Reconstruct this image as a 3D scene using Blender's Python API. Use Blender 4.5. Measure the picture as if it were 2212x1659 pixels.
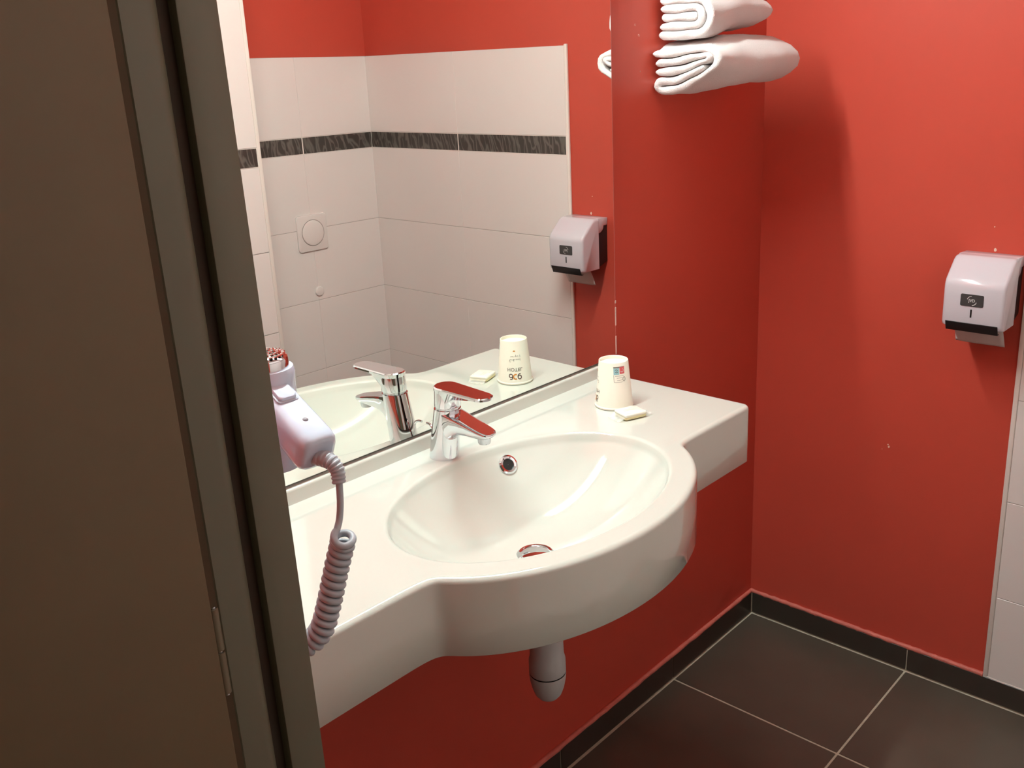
import bpy, bmesh, math, random
from mathutils import Vector, Matrix
random.seed(7)
for o in list(bpy.data.objects):
    bpy.data.objects.remove(o)
S = bpy.context.scene
COL = S.collection
pi = math.pi

# ------------------------------------------------------------------ camera
IW, IH, FPX, CX, CY = 2212.0, 1659.0, 2060.6863, 92.1016, -66.6895
cam_d = bpy.data.cameras.new('camera')
cam = bpy.data.objects.new('camera', cam_d)
COL.objects.link(cam)
cam_d.sensor_fit = 'HORIZONTAL'
cam_d.sensor_width = 36.0
cam_d.lens = FPX / IW * 36.0
cam_d.shift_x = -CX / IW
cam_d.shift_y = CY / IW
cam_d.clip_start = 0.02
right = Vector((0.6548, -0.7551, -0.0337))
up = Vector((0.2377, 0.1634, 0.9575))
fwd = Vector((0.7175, 0.6350, -0.2865))
rot = Matrix((right, up, -fwd)).transposed()
cam.matrix_world = Matrix.Translation((-2.1632, -1.1985, 1.5133)) @ rot.to_4x4()
S.camera = cam

# ------------------------------------------------------------------ world (dim corridor light) and exposure
wd = bpy.data.worlds.new('corridor_world')
S.world = wd
wd.use_nodes = True
bg = wd.node_tree.nodes['Background']
bg.inputs[0].default_value = (1.0, 0.80, 0.52, 1)
bg.inputs[1].default_value = 0.10
S.view_settings.view_transform = 'Standard'
S.view_settings.look = 'None'
S.view_settings.gamma = 1.0
S.view_settings.use_curve_mapping = False
S.view_settings.exposure = 0.0
LAMP_POWER = 198.0        # strength of the tube lamp above the mirror
LAMP_X0, LAMP_X1, LAMP_Y, LAMP_Z, LAMP_R = -1.66, -0.68, -0.052, 2.18, 0.020

# ------------------------------------------------------------------ measures (metres)
ZC = 0.89                   # worktop height
MIRROR_Y = -0.0077
MR, ZM = -0.6214, 0.9207    # mirror right edge, bottom edge
LW = -1.75                  # left wall plane
YF = -1.551                 # wall opposite the mirror
YB, XB = -1.290, -0.6113    # tiled boxing
TY = -0.6403                # tiling starts on the right wall
CEIL = 2.50
HB = 0.0642
ROWS = [HB, 0.2835, 0.5291, 0.7747, 1.0203, 1.2674]
BAND0, BAND1, TTOP = 1.2674, 1.3223, 1.5731

# ------------------------------------------------------------------ materials
MATS = {}
def lin(c):
    return tuple((v/12.92 if v <= .04045 else ((v+.055)/1.055)**2.4) for v in [x/255 for x in c])
def mat(name, rgb, rough=0.5, metal=0.0, spec=0.5, bump=None, var=None, coat=0.0, sub=0.0, trans=0.0, alpha=1.0, emis=None):
    """rgb in sRGB 0-255; bump=(scale,strength,dist); var=(scale,amount)"""
    m = bpy.data.materials.new(name)
    m.use_nodes = True
    nt = m.node_tree
    b = nt.nodes['Principled BSDF']
    c = lin(rgb) + (1,)
    b.inputs['Base Color'].default_value = c
    b.inputs['Roughness'].default_value = rough
    b.inputs['Metallic'].default_value = metal
    b.inputs['Specular IOR Level'].default_value = spec
    b.inputs['Coat Weight'].default_value = coat
    b.inputs['Coat Roughness'].default_value = 0.06
    b.inputs['Transmission Weight'].default_value = trans
    b.inputs['Alpha'].default_value = alpha
    tc = nt.nodes.new('ShaderNodeTexCoord')
    if var:
        n = nt.nodes.new('ShaderNodeTexNoise'); n.inputs['Scale'].default_value = var[0]; n.inputs['Detail'].default_value = 5
        nt.links.new(tc.outputs['Object'], n.inputs['Vector'])
        r = nt.nodes.new('ShaderNodeMapRange')
        r.inputs[1].default_value = 0.3; r.inputs[2].default_value = 0.7
        r.inputs[3].default_value = 1 - var[1]; r.inputs[4].default_value = 1 + var[1]
        nt.links.new(n.outputs[0], r.inputs[0])
        mx = nt.nodes.new('ShaderNodeVectorMath'); mx.operation = 'SCALE'
        mx.inputs[0].default_value = c[:3]
        nt.links.new(r.outputs[0], mx.inputs['Scale'])
        nt.links.new(mx.outputs[0], b.inputs['Base Color'])
    if bump:
        n = nt.nodes.new('ShaderNodeTexNoise'); n.inputs['Scale'].default_value = bump[0]; n.inputs['Detail'].default_value = 4
        nt.links.new(tc.outputs['Object'], n.inputs['Vector'])
        bp = nt.nodes.new('ShaderNodeBump'); bp.inputs['Strength'].default_value = bump[1]; bp.inputs['Distance'].default_value = bump[2]
        nt.links.new(n.outputs[0], bp.inputs['Height'])
        nt.links.new(bp.outputs[0], b.inputs['Normal'])
    if emis:
        b.inputs['Emission Color'].default_value = emis[0] + (1,)
        b.inputs['Emission Strength'].default_value = emis[1]
    MATS[name] = m
    return m

mat('red_paint', (196, 76, 60), 0.42, spec=0.35, bump=(420, 0.10, 0.0006), var=(3, 0.03))
mat('tile_white', (236, 225, 221), 0.22, spec=0.45, bump=(60, 0.03, 0.0006), var=(2, 0.015))
mat('grout_white', (190, 179, 173), 0.8)
mat('floor_tile', (86, 76, 66), 0.34, spec=0.45, bump=(260, 0.12, 0.0004), var=(5, 0.12))
mat('plinth_tile', (60, 51, 44), 0.36, spec=0.45, bump=(260, 0.10, 0.0004), var=(6, 0.10))
mat('grout_grey', (196, 184, 164), 0.85, var=(40, 0.12))
mat('caulk_pink', (208, 112, 98), 0.6, bump=(150, 0.4, 0.002), var=(60, 0.12))
mat('caulk_white', (214, 206, 198), 0.55)
mat('ceiling_paint', (196, 192, 184), 0.9)
mat('trim_white', (238, 226, 218), 0.35)
mat('sanitary_white', (207, 208, 199), 0.07, spec=0.5, coat=0.7)
mat('chrome', (225, 226, 230), 0.05, metal=1.0)
mat('chrome_dull', (205, 206, 210), 0.16, metal=1.0)
mat('hole_shade', (10, 10, 10), 0.6)
mat('mirror_silver', (243, 245, 240), 0.0, metal=1.0)
mat('mirror_edge', (196, 120, 112), 0.3)
mat('mirror_line', (70, 66, 58), 0.5)
mat('glue', (214, 176, 166), 0.7)
mat('cup_paper', (240, 234, 219), 0.55)
mat('cup_inner', (246, 242, 230), 0.5)
mat('ink_dark', (88, 74, 70), 0.6)
mat('ink_grey', (128, 120, 112), 0.6)
mat('ink_orange', (226, 150, 70), 0.6)
mat('ink_blue', (160, 204, 210), 0.6)
mat('ink_red', (226, 96, 100), 0.6)
mat('soap', (238, 226, 176), 0.5)
mat('wrap', (240, 236, 222), 0.25, bump=(120, 0.25, 0.002))
mat('wrap_print', (196, 188, 172), 0.4)
mat('wrap_film', (246, 244, 238), 0.12, alpha=0.38, bump=(90, 0.5, 0.002))
mat('dryer_plastic', (204, 214, 232), 0.10, spec=0.5, coat=0.2)
mat('dryer_grey', (186, 194, 210), 0.3)
mat('cord_plastic', (176, 180, 188), 0.42)
mat('switch_dot', (120, 110, 118), 0.4)
mat('dispenser_white', (216, 210, 218), 0.16, spec=0.5, coat=0.25)
mat('dispenser_black', (34, 29, 30), 0.45)
mat('plate_dark', (62, 60, 60), 0.35)
mat('logo_white', (222, 220, 218), 0.5)
mat('toilet_paper', (214, 200, 196), 0.9)
mat('towel', (250, 243, 241), 0.95, spec=0.1, bump=(700, 0.9, 0.004))
mat('trap_grey', (190, 190, 190), 0.5)
mat('ring_black', (16, 15, 15), 0.5)
mat('door_brown', (100, 80, 53), 0.55, bump=(300, 0.10, 0.0005), var=(4, 0.06))
mat('frame_taupe', (99, 92, 74), 0.5, bump=(300, 0.08, 0.0005), var=(4, 0.04))
mat('gasket', (56, 40, 26), 0.8)
mat('gap_brown', (74, 54, 32), 0.8)
mat('hinge_metal', (118, 104, 84), 0.5, metal=0.2)
mat('flush_white', (236, 225, 221), 0.2, coat=0.2)
mat('button_shade', (150, 138, 130), 0.6)
mat('paint_chip', (232, 206, 190), 0.8)
mat('lamp_housing', (230, 230, 230), 0.4)
mat('lamp_glow', (255, 250, 240), 0.5, emis=((0.81, 0.965, 0.93), LAMP_POWER))

def band_mat():
    m = bpy.data.materials.new('band_leaf'); m.use_nodes = True
    nt = m.node_tree; b = nt.nodes['Principled BSDF']; L = nt.links
    tc = nt.nodes.new('ShaderNodeTexCoord')
    hs = []
    for ang, sc, seed in ((0.42, 95, 0.0), (-0.42, 80, 3.7), (0.12, 70, 8.1)):
        mp = nt.nodes.new('ShaderNodeMapping')
        mp.inputs['Location'].default_value = (seed, seed * .3, 0)
        mp.inputs['Rotation'].default_value = (ang, ang, 0)
        mp.inputs['Scale'].default_value = (1, 1, 0.35)
        L.new(tc.outputs['Object'], mp.inputs['Vector'])
        w = nt.nodes.new('ShaderNodeTexWave')
        w.wave_type = 'BANDS'; w.bands_direction = 'DIAGONAL'
        w.inputs['Scale'].default_value = sc * .22
        w.inputs['Distortion'].default_value = 7.0
        w.inputs['Detail'].default_value = 1.5
        w.inputs['Detail Scale'].default_value = 1.6
        L.new(mp.outputs[0], w.inputs['Vector'])
        r = nt.nodes.new('ShaderNodeValToRGB')
        r.color_ramp.elements[0].position = 0.86; r.color_ramp.elements[0].color = (0, 0, 0, 1)
        r.color_ramp.elements[1].position = 1.0; r.color_ramp.elements[1].color = (1, 1, 1, 1)
        L.new(w.outputs['Fac'], r.inputs[0]); hs.append(r)
    a1 = nt.nodes.new('ShaderNodeMath'); a1.operation = 'MAXIMUM'
    a2 = nt.nodes.new('ShaderNodeMath'); a2.operation = 'MAXIMUM'
    L.new(hs[0].outputs[0], a1.inputs[0]); L.new(hs[1].outputs[0], a1.inputs[1])
    L.new(a1.outputs[0], a2.inputs[0]); L.new(hs[2].outputs[0], a2.inputs[1])
    mx = nt.nodes.new('ShaderNodeMix'); mx.data_type = 'RGBA'
    mx.inputs[6].default_value = lin((66, 59, 55)) + (1,)
    mx.inputs[7].default_value = lin((104, 98, 92)) + (1,)
    L.new(a2.outputs[0], mx.inputs[0])
    L.new(mx.outputs[2], b.inputs['Base Color'])
    b.inputs['Roughness'].default_value = 0.35
    MATS['band_leaf'] = m
band_mat()

# ------------------------------------------------------------------ mesh helpers
def mesh_obj(name, verts, faces, m, parent=None, smooth=True, angle=35):
    me = bpy.data.meshes.new(name)
    me.from_pydata([tuple(v) for v in verts], [], faces)
    me.validate()
    bm = bmesh.new(); bm.from_mesh(me)
    bmesh.ops.recalc_face_normals(bm, faces=bm.faces)
    bm.to_mesh(me); bm.free()
    return link(name, me, m, parent, smooth, angle)
def link(name, me, m, parent=None, smooth=True, angle=35):
    if smooth:
        for p in me.polygons: p.use_smooth = True
        me.set_sharp_from_angle(angle=math.radians(angle))
    me.materials.append(MATS[m] if isinstance(m, str) else m)
    o = bpy.data.objects.new(name, me)
    COL.objects.link(o)
    if parent is not None:
        o.parent = parent
        o.matrix_parent_inverse = parent.matrix_world.inverted() if parent.type == 'EMPTY' else Matrix.Identity(4)
        if parent.type == 'EMPTY':
            # plain child transform: shift the mesh by the parent's location instead
            o.matrix_parent_inverse = Matrix.Identity(4)
            me.transform(Matrix.Translation(-parent.location))
        else:
            root = parent
            while root.parent is not None: root = root.parent
            me.transform(Matrix.Translation(-root.location))
    return o
def box(name, lo, hi, m, parent=None, bevel=0.0, seg=2):
    bm = bmesh.new()
    bmesh.ops.create_cube(bm, size=1)
    for v in bm.verts:
        v.co = Vector([(lo[i] + hi[i]) / 2 + v.co[i] * (hi[i] - lo[i]) for i in range(3)])
    if bevel:
        bmesh.ops.bevel(bm, geom=bm.edges[:], offset=bevel, segments=seg, affect='EDGES', profile=0.5)
    me = bpy.data.meshes.new(name); bm.to_mesh(me); bm.free()
    return link(name, me, m, parent)
def lathe(name, prof, m, parent=None, centre=(0, 0, 0), n=40, axis='Z', cap=False, mtx=None, angle=35):
    vs, fs = [], []
    for r, z in prof:
        for k in range(n):
            a = 2 * pi * k / n
            vs.append(Vector((r * math.cos(a), r * math.sin(a), z)))
    for i in range(len(prof) - 1):
        for k in range(n):
            k2 = (k + 1) % n
            fs.append((i*n + k, i*n + k2, (i+1)*n + k2, (i+1)*n + k))
    if cap:
        fs.append(tuple(range(n))); fs.append(tuple(range((len(prof)-1)*n, len(prof)*n)))
    M = mtx if mtx is not None else Matrix.Translation(centre)
    if mtx is None and axis == 'X': M = M @ Matrix.Rotation(pi/2, 4, 'Y')
    if mtx is None and axis == 'Y': M = M @ Matrix.Rotation(pi/2, 4, 'X')
    return mesh_obj(name, [M @ v for v in vs], fs, m, parent, angle=angle)
def frames(pts):
    pts = [Vector(p) for p in pts]
    T = []
    for i in range(len(pts)):
        a = pts[max(i-1, 0)]; b = pts[min(i+1, len(pts)-1)]
        T.append((b - a).normalized())
    ref = Vector((0, 0, 1)) if abs(T[0].z) < 0.9 else Vector((1, 0, 0))
    N = (ref - T[0] * ref.dot(T[0])).normalized()
    out = []
    for i, t in enumerate(T):
        N = (N - t * N.dot(t)).normalized()
        out.append((pts[i], t, N, t.cross(N)))
    return out
def tube(name, pts, rad, m, parent=None, n=10, cap=True, angle=60):
    fr = frames(pts)
    vs, fs = [], []
    for i, (p, t, N, B) in enumerate(fr):
        r = rad[i] if isinstance(rad, (list, tuple)) else rad
        for k in range(n):
            a = 2 * pi * k / n
            vs.append(p + N * (r * math.cos(a)) + B * (r * math.sin(a)))
    for i in range(len(fr) - 1):
        for k in range(n):
            k2 = (k + 1) % n
            fs.append((i*n+k, i*n+k2, (i+1)*n+k2, (i+1)*n+k))
    if cap:
        fs.append(tuple(range(n))); fs.append(tuple(range((len(fr)-1)*n, len(fr)*n)))
    return mesh_obj(name, vs, fs, m, parent, angle=angle)
def loft(name, rings, m, parent=None, cap=True, angle=35):
    n = len(rings[0]); vs, fs = [], []
    for r in rings: vs += [Vector(v) for v in r]
    for i in range(len(rings) - 1):
        for k in range(n):
            k2 = (k + 1) % n
            fs.append((i*n+k, i*n+k2, (i+1)*n+k2, (i+1)*n+k))
    if cap:
        fs.append(tuple(range(n))); fs.append(tuple(range((len(rings)-1)*n, len(rings)*n)))
    return mesh_obj(name, vs, fs, m, parent, angle=angle)
def prism(name, poly, axis, a, b, m, parent=None, bevel=0.0, seg=2, angle=35):
    """poly: 2-D points in the two other axes (in order), extruded along axis from a to b"""
    def P(p, t):
        if axis == 0: return (t, p[0], p[1])
        if axis == 1: return (p[0], t, p[1])
        return (p[0], p[1], t)
    n = len(poly)
    vs = [P(p, a) for p in poly] + [P(p, b) for p in poly]
    fs = [tuple(range(n)), tuple(range(n, 2*n))] + [(k, (k+1) % n, n + (k+1) % n, n + k) for k in range(n)]
    bm = bmesh.new()
    bv = [bm.verts.new(v) for v in vs]
    for f in fs: bm.faces.new([bv[i] for i in f])
    bmesh.ops.recalc_face_normals(bm, faces=bm.faces)
    if bevel:
        es = [e for e in bm.edges if abs(e.calc_face_angle(0)) > 0.6]
        bmesh.ops.bevel(bm, geom=es, offset=bevel, segments=seg, affect='EDGES', profile=0.5)
    me = bpy.data.meshes.new(name); bm.to_mesh(me); bm.free()
    return link(name, me, m, parent, angle=angle)
def rrect(x0, y0, x1, y1, r, n=5):
    out = []
    for cx, cy, a0 in ((x1-r, y1-r, 0), (x0+r, y1-r, pi/2), (x0+r, y0+r, pi), (x1-r, y0+r, 1.5*pi)):
        for k in range(n + 1):
            a = a0 + pi/2 * k / n
            out.append((cx + r*math.cos(a), cy + r*math.sin(a)))
    return out
def catmull(pts, n=8):
    pts = [Vector(p) for p in pts]
    P = [pts[0]*2 - pts[1]] + pts + [pts[-1]*2 - pts[-2]]
    out = []
    for i in range(1, len(P) - 2):
        for k in range(n):
            t = k / n
            p0, p1, p2, p3 = P[i-1], P[i], P[i+1], P[i+2]
            out.append(0.5 * ((2*p1) + (p2-p0)*t + (2*p0-5*p1+4*p2-p3)*t*t + (-p0+3*p1-3*p2+p3)*t**3))
    out.append(pts[-1])
    return out
def empty(name, loc, label, cat, group=None):
    o = bpy.data.objects.new(name, None)
    o.location = loc
    o.empty_display_size = 0.05
    COL.objects.link(o)
    tag(o, label, cat, group)
    return o
def tag(o, label, cat, group=None):
    o['label'] = label; o['category'] = cat
    if group: o['group'] = group
    return o
def struct(o, label=None):
    o['kind'] = 'structure'
    if label: o['label'] = label
    return o
def text_mesh(body, size, bold=0.0):
    """flat text as (verts, faces), centred on the origin in xy"""
    cu = bpy.data.curves.new('lettering', 'FONT')
    cu.body = body; cu.size = size; cu.align_x = 'CENTER'; cu.align_y = 'CENTER'; cu.offset = bold; cu.resolution_u = 3
    ob = bpy.data.objects.new('lettering', cu); COL.objects.link(ob)
    bpy.context.view_layer.update()
    me = ob.to_mesh()
    bm = bmesh.new(); bm.from_mesh(me)
    bmesh.ops.triangulate(bm, faces=bm.faces)
    vs = [v.co.copy() for v in bm.verts]; bm.verts.index_update()
    fs = [tuple(v.index for v in f.verts) for f in bm.faces]
    bm.free(); ob.to_mesh_clear()
    bpy.data.objects.remove(ob); bpy.data.curves.remove(cu)
    return vs, fs

# ================================================================== SETTING
floor = struct(box('floor', (LW-0.9, YF-0.1, -0.08), (0.1, 0.1, -0.0012), 'grout_grey'), 'dark square floor tiles with pale grout lines')
FX = [-0.0105, -0.4042, -0.8446, -1.285, LW - 0.12]
FY = [-0.0105, -0.4558, -0.9000, -1.344, YF]
for i in range(4):
    for j in range(4):
        g = 0.0025
        box('floor_tile', (FX[i+1]+g, FY[j+1]+g, -0.010), (FX[i]-g, FY[j]-g, 0.0), 'floor_tile', floor, bevel=0.0008, seg=1)

wall_back = struct(box('wall_back', (LW-0.1, 0, 0), (0.1, 0.1, CEIL), 'red_paint'), 'dark red painted wall behind the washbasin and mirror')
wall_right = struct(box('wall_right', (0, YF, 0), (0.1, 0, CEIL), 'red_paint'), 'bright red painted wall beside the washbasin, tiled white further along')
wall_front = struct(box('wall_front', (LW-0.1, YF-0.1, 0), (0.1, YF, CEIL), 'red_paint'), 'wall facing the mirror, white tiles below red paint')
ceiling = struct(box('ceiling', (LW-0.1, YF-0.1, CEIL), (0.1, 0.1, CEIL+0.06), 'ceiling_paint'))
# left wall with the doorway (opening y from -1.29 to -0.5)
DJ = -0.515
wall_left = struct(box('wall_left', (LW-0.085, DJ+0.030, 0), (LW, 0, CEIL), 'red_paint'))
box('lintel', (LW-0.085, YB, 2.08), (LW, DJ+0.030, CEIL), 'red_paint', wall_left)
box('return', (LW-0.085, YF, 0), (LW, YB, CEIL), 'red_paint', wall_left)

def tile_field(wall, cells, place, zrows, band=True):
    """cells: list of (a0,a1) along the wall; place(a0,a1,z0,z1,depth)->lo,hi"""
    g = 0.0008; gv = 0.0001
    for a0, a1 in cells:
        for i in range(len(zrows) - 1):
            lo, hi = place(a0+gv, a1-gv, zrows[i]+g, zrows[i+1]-g, 0.0065)
            box('wall_tile', lo, hi, 'tile_white', wall, bevel=0.0006, seg=1)
        if band:
            lo, hi = place(a0, a1, BAND0, BAND1, 0.0058)
            box('border_grout', lo, hi, 'trim_white', wall)
            lo, hi = place(a0+0.0020, a1-0.0020, BAND0+0.0015, BAND1-0.0015, 0.0065)
            box('border_tile', lo, hi, 'band_leaf', wall, bevel=0.0005, seg=1)
def rows_to(top):
    r = [BAND1]
    while r[-1] + 0.5 < top - 0.02: r.append(r[-1] + 0.5)
    r.append(top)
    return r
# right wall
def pr_(a0, a1, z0, z1, d): return (-d, a0, z0), (0.002, a1, z1)
cells = [(-1.1078, TY-0.0115), (YF, -1.1078)]
tile_field(wall_right, cells, pr_, ROWS)
tile_field(wall_right, cells, pr_, [BAND1, TTOP], band=False)
box('grout_bed', (-0.0054, YF, HB), (0.001, TY-0.004, TTOP), 'grout_white', wall_right)
# opposite wall
def pf_(a0, a1, z0, z1, d): return (a0, YF-0.002, z0), (a1, YF+d, z1)
cells = [(-0.2935, -0.0065), (XB, -0.2935)]
tile_field(wall_front, cells, pf_, ROWS)
tile_field(wall_front, cells, pf_, [BAND1, TTOP], band=False)
box('grout_bed', (XB, YF-0.001, HB), (-0.005, YF+0.0054, TTOP), 'grout_white', wall_front)
# tiled boxing beside the toilet recess, up to the ceiling
boxing = struct(box('wall_boxing', (LW, YF, 0), (XB-0.0065, YB-0.0065, CEIL), 'grout_white'), 'white tiled boxing beside the toilet recess')
def pb_(a0, a1, z0, z1, d): return (a0, YB-0.0085, z0), (a1, YB-0.0065+d, z1)
cells = [(-1.061, XB-0.012), (-1.511, -1.061), (LW, -1.511)]
tile_field(boxing, cells, pb_, ROWS)
tile_field(boxing, cells, pb_, rows_to(CEIL), band=False)
box('edge_trim', (XB-0.012, YB-0.012, HB), (XB, YB+0.0008, CEIL), 'trim_white', boxing, bevel=0.002)
def ps_(a0, a1, z0, z1, d): return (XB-0.0085, a0, z0), (XB-0.0065+d, a1, z1)
tile_field(boxing, [(YF+0.0065, YB-0.012)], ps_, ROWS)
tile_field(boxing, [(YF+0.0065, YB-0.012)], ps_, rows_to(CEIL), band=False)

# white edge trim of the tiling on the right wall
trim = struct(box('trim_1', (-0.0082, TY-0.0105, HB+0.001), (0.0, TY, TTOP+0.004), 'trim_white', bevel=0.0022), 'white edge strip along the wall tiles')

# plinth tiles
bb_back = struct(box('baseboard_back', (LW, -0.0060, 0), (-0.006, 0, HB-0.0004), 'grout_grey'), 'dark tiled skirting under the washbasin wall')
bx = [-0.0088, -0.4042, -0.8446, -1.285, LW]
for i in range(4):
    box('plinth_tile', (bx[i+1]+0.0016, -0.0085, 0.0025), (bx[i]-0.0016, -0.001, HB), 'plinth_tile', bb_back, bevel=0.0008, seg=1)
bb_right = struct(box('baseboard_right', (-0.0060, YF, 0), (0, -0.0, HB-0.0004), 'grout_grey'), 'dark tiled skirting under the bright red wall')
by = [-0.0088, -0.4558, -0.9000, -1.344, YF]
for i in range(4):
    box('plinth_tile', (-0.0085, by[i+1]+0.0016, 0.0025), (-0.001, by[i]-0.0016, HB), 'plinth_tile', bb_right, bevel=0.0008, seg=1)
# uneven painted caulk bead on top of the plinth
def bead(name, p0, p1, m, parent, r=0.0062):
    n = 70; pts = []; rad = []
    for i in range(n + 1):
        t = i / n
        p = Vector(p0).lerp(Vector(p1), t)
        p.z += 0.0007 * math.sin(i*1.7) * random.random()
        pts.append(p); rad.append(r * (0.82 + 0.3 * random.random()))
    return tube(name, pts, rad, m, parent, n=8)
bead('caulk', (LW, -0.0035, HB+0.0025), (-0.003, -0.0035, HB+0.0025), 'caulk_pink', bb_back)
bead('caulk', (-0.0035, -0.003, HB+0.0025), (-0.0035, TY, HB+0.0025), 'caulk_pink', bb_right)
bead('caulk', (-0.006, TY-0.001, HB+0.0008), (-0.006, YF, HB+0.0008), 'caulk_white', bb_right, r=0.0022)

# chipped paint and an old screw hole on the bright red wall
def chip(y, z, r, m='paint_chip'):
    n = 9
    vs = [(-0.0006, y + r*(0.7+0.5*random.random())*math.cos(2*pi*k/n)*0.8, z + r*(0.7+0.5*random.random())*math.sin(2*pi*k/n)) for k in range(n)]
    back = [(0.0004, v[1], v[2]) for v in vs]
    fs = [tuple(range(n)), tuple(range(n, 2*n))] + [(k, (k+1) % n, n+(k+1) % n, n+k) for k in range(n)]
    return mesh_obj('paint_chip', vs + back, fs, m, wall_right)
chip(-0.5699, 1.1035, 0.0042); chip(-0.5643, 1.1526, 0.0014)
chip(-0.3684, 0.5946, 0.0030); chip(-0.366, 0.600, 0.0018); chip(-0.352, 0.585, 0.0010)
for x, z, r in ((-0.532, 1.590, 0.0022), (-0.519, 1.570, 0.0024), (-0.515, 1.50, 0.0012)):
    lathe('paint_chip', [(0.0001, -0.0006), (r, -0.0006), (r, 0.0005)], 'paint_chip', wall_back, (x, 0, z), n=8, axis='Y')

# ------------------------------------------------------------------ door frame and open door leaf (the jamb leans very slightly)
def lean(o):
    for v in o.data.vertices:
        w = v.co
        w.y += (w.z - 1.24) * 0.0293
    return o
X0 = LW - 0.0783     # outer end of the frame
frame = struct(box('trim_2', (LW-0.0340, DJ, 0), (LW, DJ+0.045, 2.08), 'frame_taupe', bevel=0.0012), 'taupe door frame stop at the left of the picture')
lean(frame)
rb = [(X0, DJ+0.045), (X0, DJ+0.002), (X0+0.0015, DJ+0.0005)]
for k in range(9):
    a = pi/2*k/8
    rb.append((LW-0.0440-0.012+0.012*math.sin(a), DJ+0.0005+0.012*(1-math.cos(a))))
rb += [(LW-0.0440, DJ+0.045)]
lean(prism('frame_rebate', rb, 2, 0.0, 2.08, 'frame_taupe', frame))
lean(box('door_seal', (LW-0.0455, DJ+0.0110, 0), (LW-0.0325, DJ+0.030, 2.08), 'gasket', frame, bevel=0.002))
lean(box('frame_back', (X0-0.030, DJ+0.0016, 0), (X0+0.004, DJ+0.045, 2.08), 'gap_brown', frame))
door = struct(box('door_1', (X0-0.80, DJ-0.001, 0.008), (X0-0.0062, DJ+0.038, 2.06), 'door_brown', bevel=0.0015), 'dark brown door leaf standing open at the far left')
lean(door)
def lean_pt(x, y, z): return (x, y + (z-1.24)*0.0293, z)
hz0, hz1 = 1.013, 1.093
hinge = tube('hinge', [lean_pt(X0-0.0030, DJ+0.0035, hz0), lean_pt(X0-0.0030, DJ+0.0035, (hz0+hz1)/2-0.0012)], 0.0042, 'hinge_metal', door, n=14)
tube('hinge', [lean_pt(X0-0.0030, DJ+0.0035, (hz0+hz1)/2+0.0012), lean_pt(X0-0.0030, DJ+0.0035, hz1)], 0.0042, 'hinge_metal', door, n=14)
tube('hinge_pin', [lean_pt(X0-0.0030, DJ+0.0035, hz0-0.002), lean_pt(X0-0.0030, DJ+0.0035, hz1+0.002)], 0.0028, 'chrome_dull', door, n=10)

# ================================================================== LAMP (above the picture, over the mirror)
lampo = empty('wall_lamp', (-1.2, -0.001, LAMP_Z), 'white tube lamp fixed to the wall above the mirror', 'lamp')
box('lamp_housing', (LAMP_X0-0.03, -0.028, LAMP_Z-0.030), (LAMP_X1+0.03, -0.001, LAMP_Z+LAMP_R+0.003), 'lamp_housing', lampo, bevel=0.004)
box('hood', (LAMP_X0-0.03, -0.085, LAMP_Z+LAMP_R+0.004), (LAMP_X1+0.03, -0.001, LAMP_Z+LAMP_R+0.012), 'lamp_housing', lampo, bevel=0.002)
lathe('diffuser', [(LAMP_R, LAMP_X0), (LAMP_R, LAMP_X1)], 'lamp_glow', lampo, mtx=Matrix.Translation((0, LAMP_Y, LAMP_Z)) @ Matrix.Rotation(pi/2, 4, 'Y'), n=24, cap=True)
for xx in (LAMP_X0, LAMP_X1):
    s = 1 if xx == LAMP_X1 else -1
    lathe('end_cap', [(0.001, 0.022*s), (LAMP_R+0.002, 0.022*s), (LAMP_R+0.002, 0.0008*s), (0.001, 0.0008*s)], 'lamp_housing', lampo, mtx=Matrix.Translation((xx, LAMP_Y, LAMP_Z)) @ Matrix.Rotation(pi/2, 4, 'Y'), n=24)

# ================================================================== MIRROR
MIRX0 = LW + 0.004
mir = empty('mirror', ((MIRX0+MR)/2, 0, ZM), 'large frameless wall mirror above the washbasin', 'mirror')
MT = 1.98
mesh_obj('mirror_pane', [(MIRX0, MIRROR_Y, ZM), (MR, MIRROR_Y, ZM), (MR, MIRROR_Y, MT), (MIRX0, MIRROR_Y, MT)], [(0, 1, 2, 3)], 'mirror_silver', mir, smooth=False)
box('mirror_backing', (MIRX0, MIRROR_Y+0.0003, ZM), (MR, -0.0005, MT), 'mirror_line', mir)
box('polished_edge', (MR, MIRROR_Y, ZM), (MR+0.0016, -0.0005, MT), 'mirror_edge', mir)
box('bottom_edge', (MIRX0, MIRROR_Y-0.0004, ZM-0.0012), (MR, -0.0005, ZM), 'mirror_line', mir)
for z0, z1 in ((0.988, 1.028), (1.036, 1.042), (0.925, 0.965)):
    box('edge_chip', (MR-0.0005, MIRROR_Y-0.0006, z0), (MR+0.0036, -0.001, z1), 'glue', mir, bevel=0.0005, seg=1)

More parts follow.
